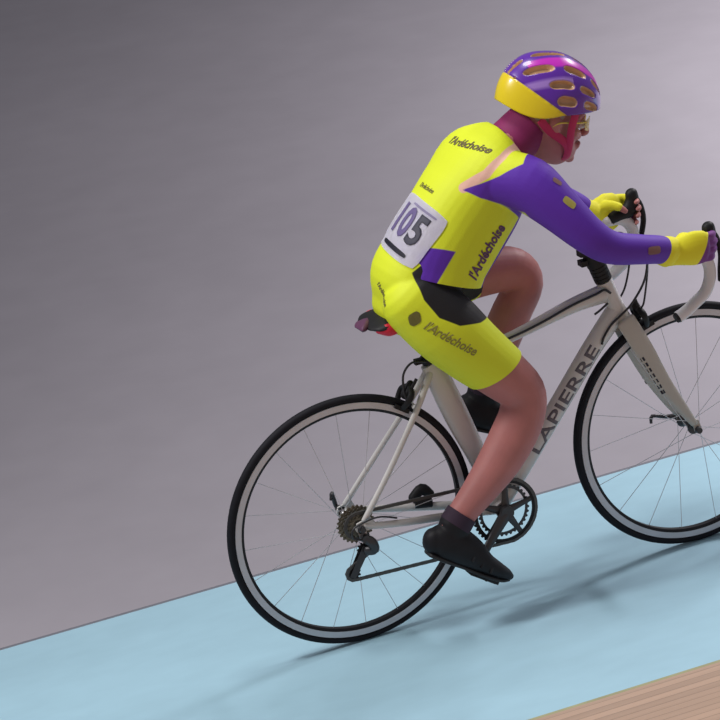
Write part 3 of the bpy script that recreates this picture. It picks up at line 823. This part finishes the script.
# helmet straps
for s in (-1, 1):
    bm = bmesh.new()
    for pts in ([H(.035, s*.083, .028), H(.030, s*.079, -.010), H(.035, s*.066, -.055), H(.038, s*.045, -.092), H(.040, 0, -.110)],
                [H(-.055, s*.078, .010), H(-.025, s*.076, -.018), H(.020, s*.070, -.045), H(.036, s*.060, -.066)]):
        loft(bm, [(p, .0018, .0105) for p in pts], n=8, sub=4, ref=(0, 1, 0))
    o = obj('chin_strap', bm, M['strap'], hel)
# glasses
gl = bpy.data.objects.new('glasses', None); C.objects.link(gl); gl.parent = rider; gl.location = (-.25, 0, 0)
for s in (-1, 1):
    bm = bmesh.new(); rows = []
    for i in range(9):
        a = i/8; row = []
        for j in range(7):
            v_ = (j/6-.5); hh = .036*(1-.35*(2*a-1)**2)
            row.append(bm.verts.new(H(.104-.030*a**1.8, s*(.008+.052*a), -.004+v_*hh)))
        rows.append(row)
    for i in range(8):
        for j in range(6): bm.faces.new((rows[i][j], rows[i+1][j], rows[i+1][j+1], rows[i][j+1]))
    bmesh.ops.solidify(bm, geom=bm.faces[:], thickness=.0015)
    obj('lens', bm, M['lens'], gl)
    bm = bmesh.new(); tube(bm, [H(.076, s*.061, .004), H(.045, s*.074, .004), H(.0, s*.078, .004), H(-.020, s*.076, -.006)], .0022, 8, sub=3); obj('temple', bm, M['lens'], gl)

# ---- shoes and socks
def shoe(s):
    pe = PED[s]+V((0, s*.120, 0))
    ang = rad(33) if s < 0 else rad(26)
    fwd = V((math.cos(ang), 0, -math.sin(ang))); up_ = V((math.sin(ang), 0, math.cos(ang)))
    B0 = pe+up_*.014+V((-.012 if s < 0 else -.012, 0, 0 if s < 0 else -.006))
    def q(f, u, y=0): return B0+fwd*f+up_*u+V((0, y, 0))
    upper = [(q(-.160, .038), .028, .034), (q(-.138, .044), .036, .045), (q(-.095, .046), .040, .048), (q(-.050, .040), .041, .041), (q(0, .026), .043, .028), (q(.040, .020), .040, .021), (q(.072, .016), .027, .015), (q(.084, .014), .015, .010)]
    bm = bmesh.new(); loft(bm, upper, n=26, power=2.4)
    ak = V(leg(s)[-1][0]); ak2 = V(leg(s)[-2][0])
    loft(bm, [(q(-.115, .060), .034, .040), (ak.lerp(ak2, .25)+V((0, 0, 0)), .038, .043)], n=22, sub=2)
    me = fuse(bm, .003, 4)
    sh = rp(link('shoe', me, M['shoe']))
    bm = bmesh.new(); loft(bm, [(q(-.158, .004), .024, .006), (q(-.12, .003), .030, .007), (q(-.05, .001), .028, .006), (q(0, .000), .040, .007), (q(.05, .001), .037, .006), (q(.080, .006), .018, .005)], n=20, power=3)
    obj('sole', bm, M['sole'], sh)
    bm = bmesh.new(); box(bm, q(-.005, -.008), .050, .036, .010, Matrix((fwd, V((0, 1, 0)), up_)).transposed()); obj('cleat', bm, M['black'], sh, smooth=False)
    for k in (-.055, -.025, .005):
        bm = bmesh.new(); a_ = .041 if k < 0 else .044
        arc_ = [q(k, .024+.040*math.sin(t)-(.004 if k > -.03 else 0)-max(0, k+.055)*.16, a_*math.cos(t)) for t in [PI*(.02+.96*i/10) for i in range(11)]]
        tube(bm, arc_, .004, 6); obj('strap', bm, M['black'], sh)
    bm = bmesh.new(); a = ak.lerp(ak2, .15); e = ak.lerp(ak2, .95)
    loft(bm, [(a, .0385, .043), (e, .038, .042)], n=24, cap=False, sub=1); rp(obj('sock', bm, M['sock']))
    return sh
for s in (-1, 1): shoe(s)

# ------------------------------------------------------------------ light
def area(name, loc, target, size, power, col=(1, 1, 1)):
    l = bpy.data.lights.new(name, 'AREA'); l.size = size; l.energy = power; l.color = col; l.shape = 'DISK'
    o = bpy.data.objects.new(name, l); C.objects.link(o); o.location = loc
    o.rotation_euler = (V(target)-V(loc)).to_track_quat('-Z', 'Y').to_euler(); return o
area('hall_lamp', (5.27, 2.04, 4.19), (7.39, 1.39, 0), 1.6, 930, (1, .955, .975))
area('hall_lamp', (-2.40, -.08, 4.00), (-1.21, -6.14, 0), 1.0, 205, (1, .97, .96))
area('hall_lamp', (.15, .10, 5.2), (.15, -.35, 0), 1.2, 78, (1, .98, .96))
w = bpy.data.worlds.new('hall'); bpy.context.scene.world = w; w.use_nodes = True
w.node_tree.nodes['Background'].inputs[0].default_value = (.93, .92, 1.0, 1); w.node_tree.nodes['Background'].inputs[1].default_value = .23
sc_ = bpy.context.scene
sc_.view_settings.view_transform = 'Standard'; sc_.view_settings.look = 'None'; sc_.view_settings.exposure = 0; sc_.view_settings.gamma = 1
sc_.view_settings.use_curve_mapping = False
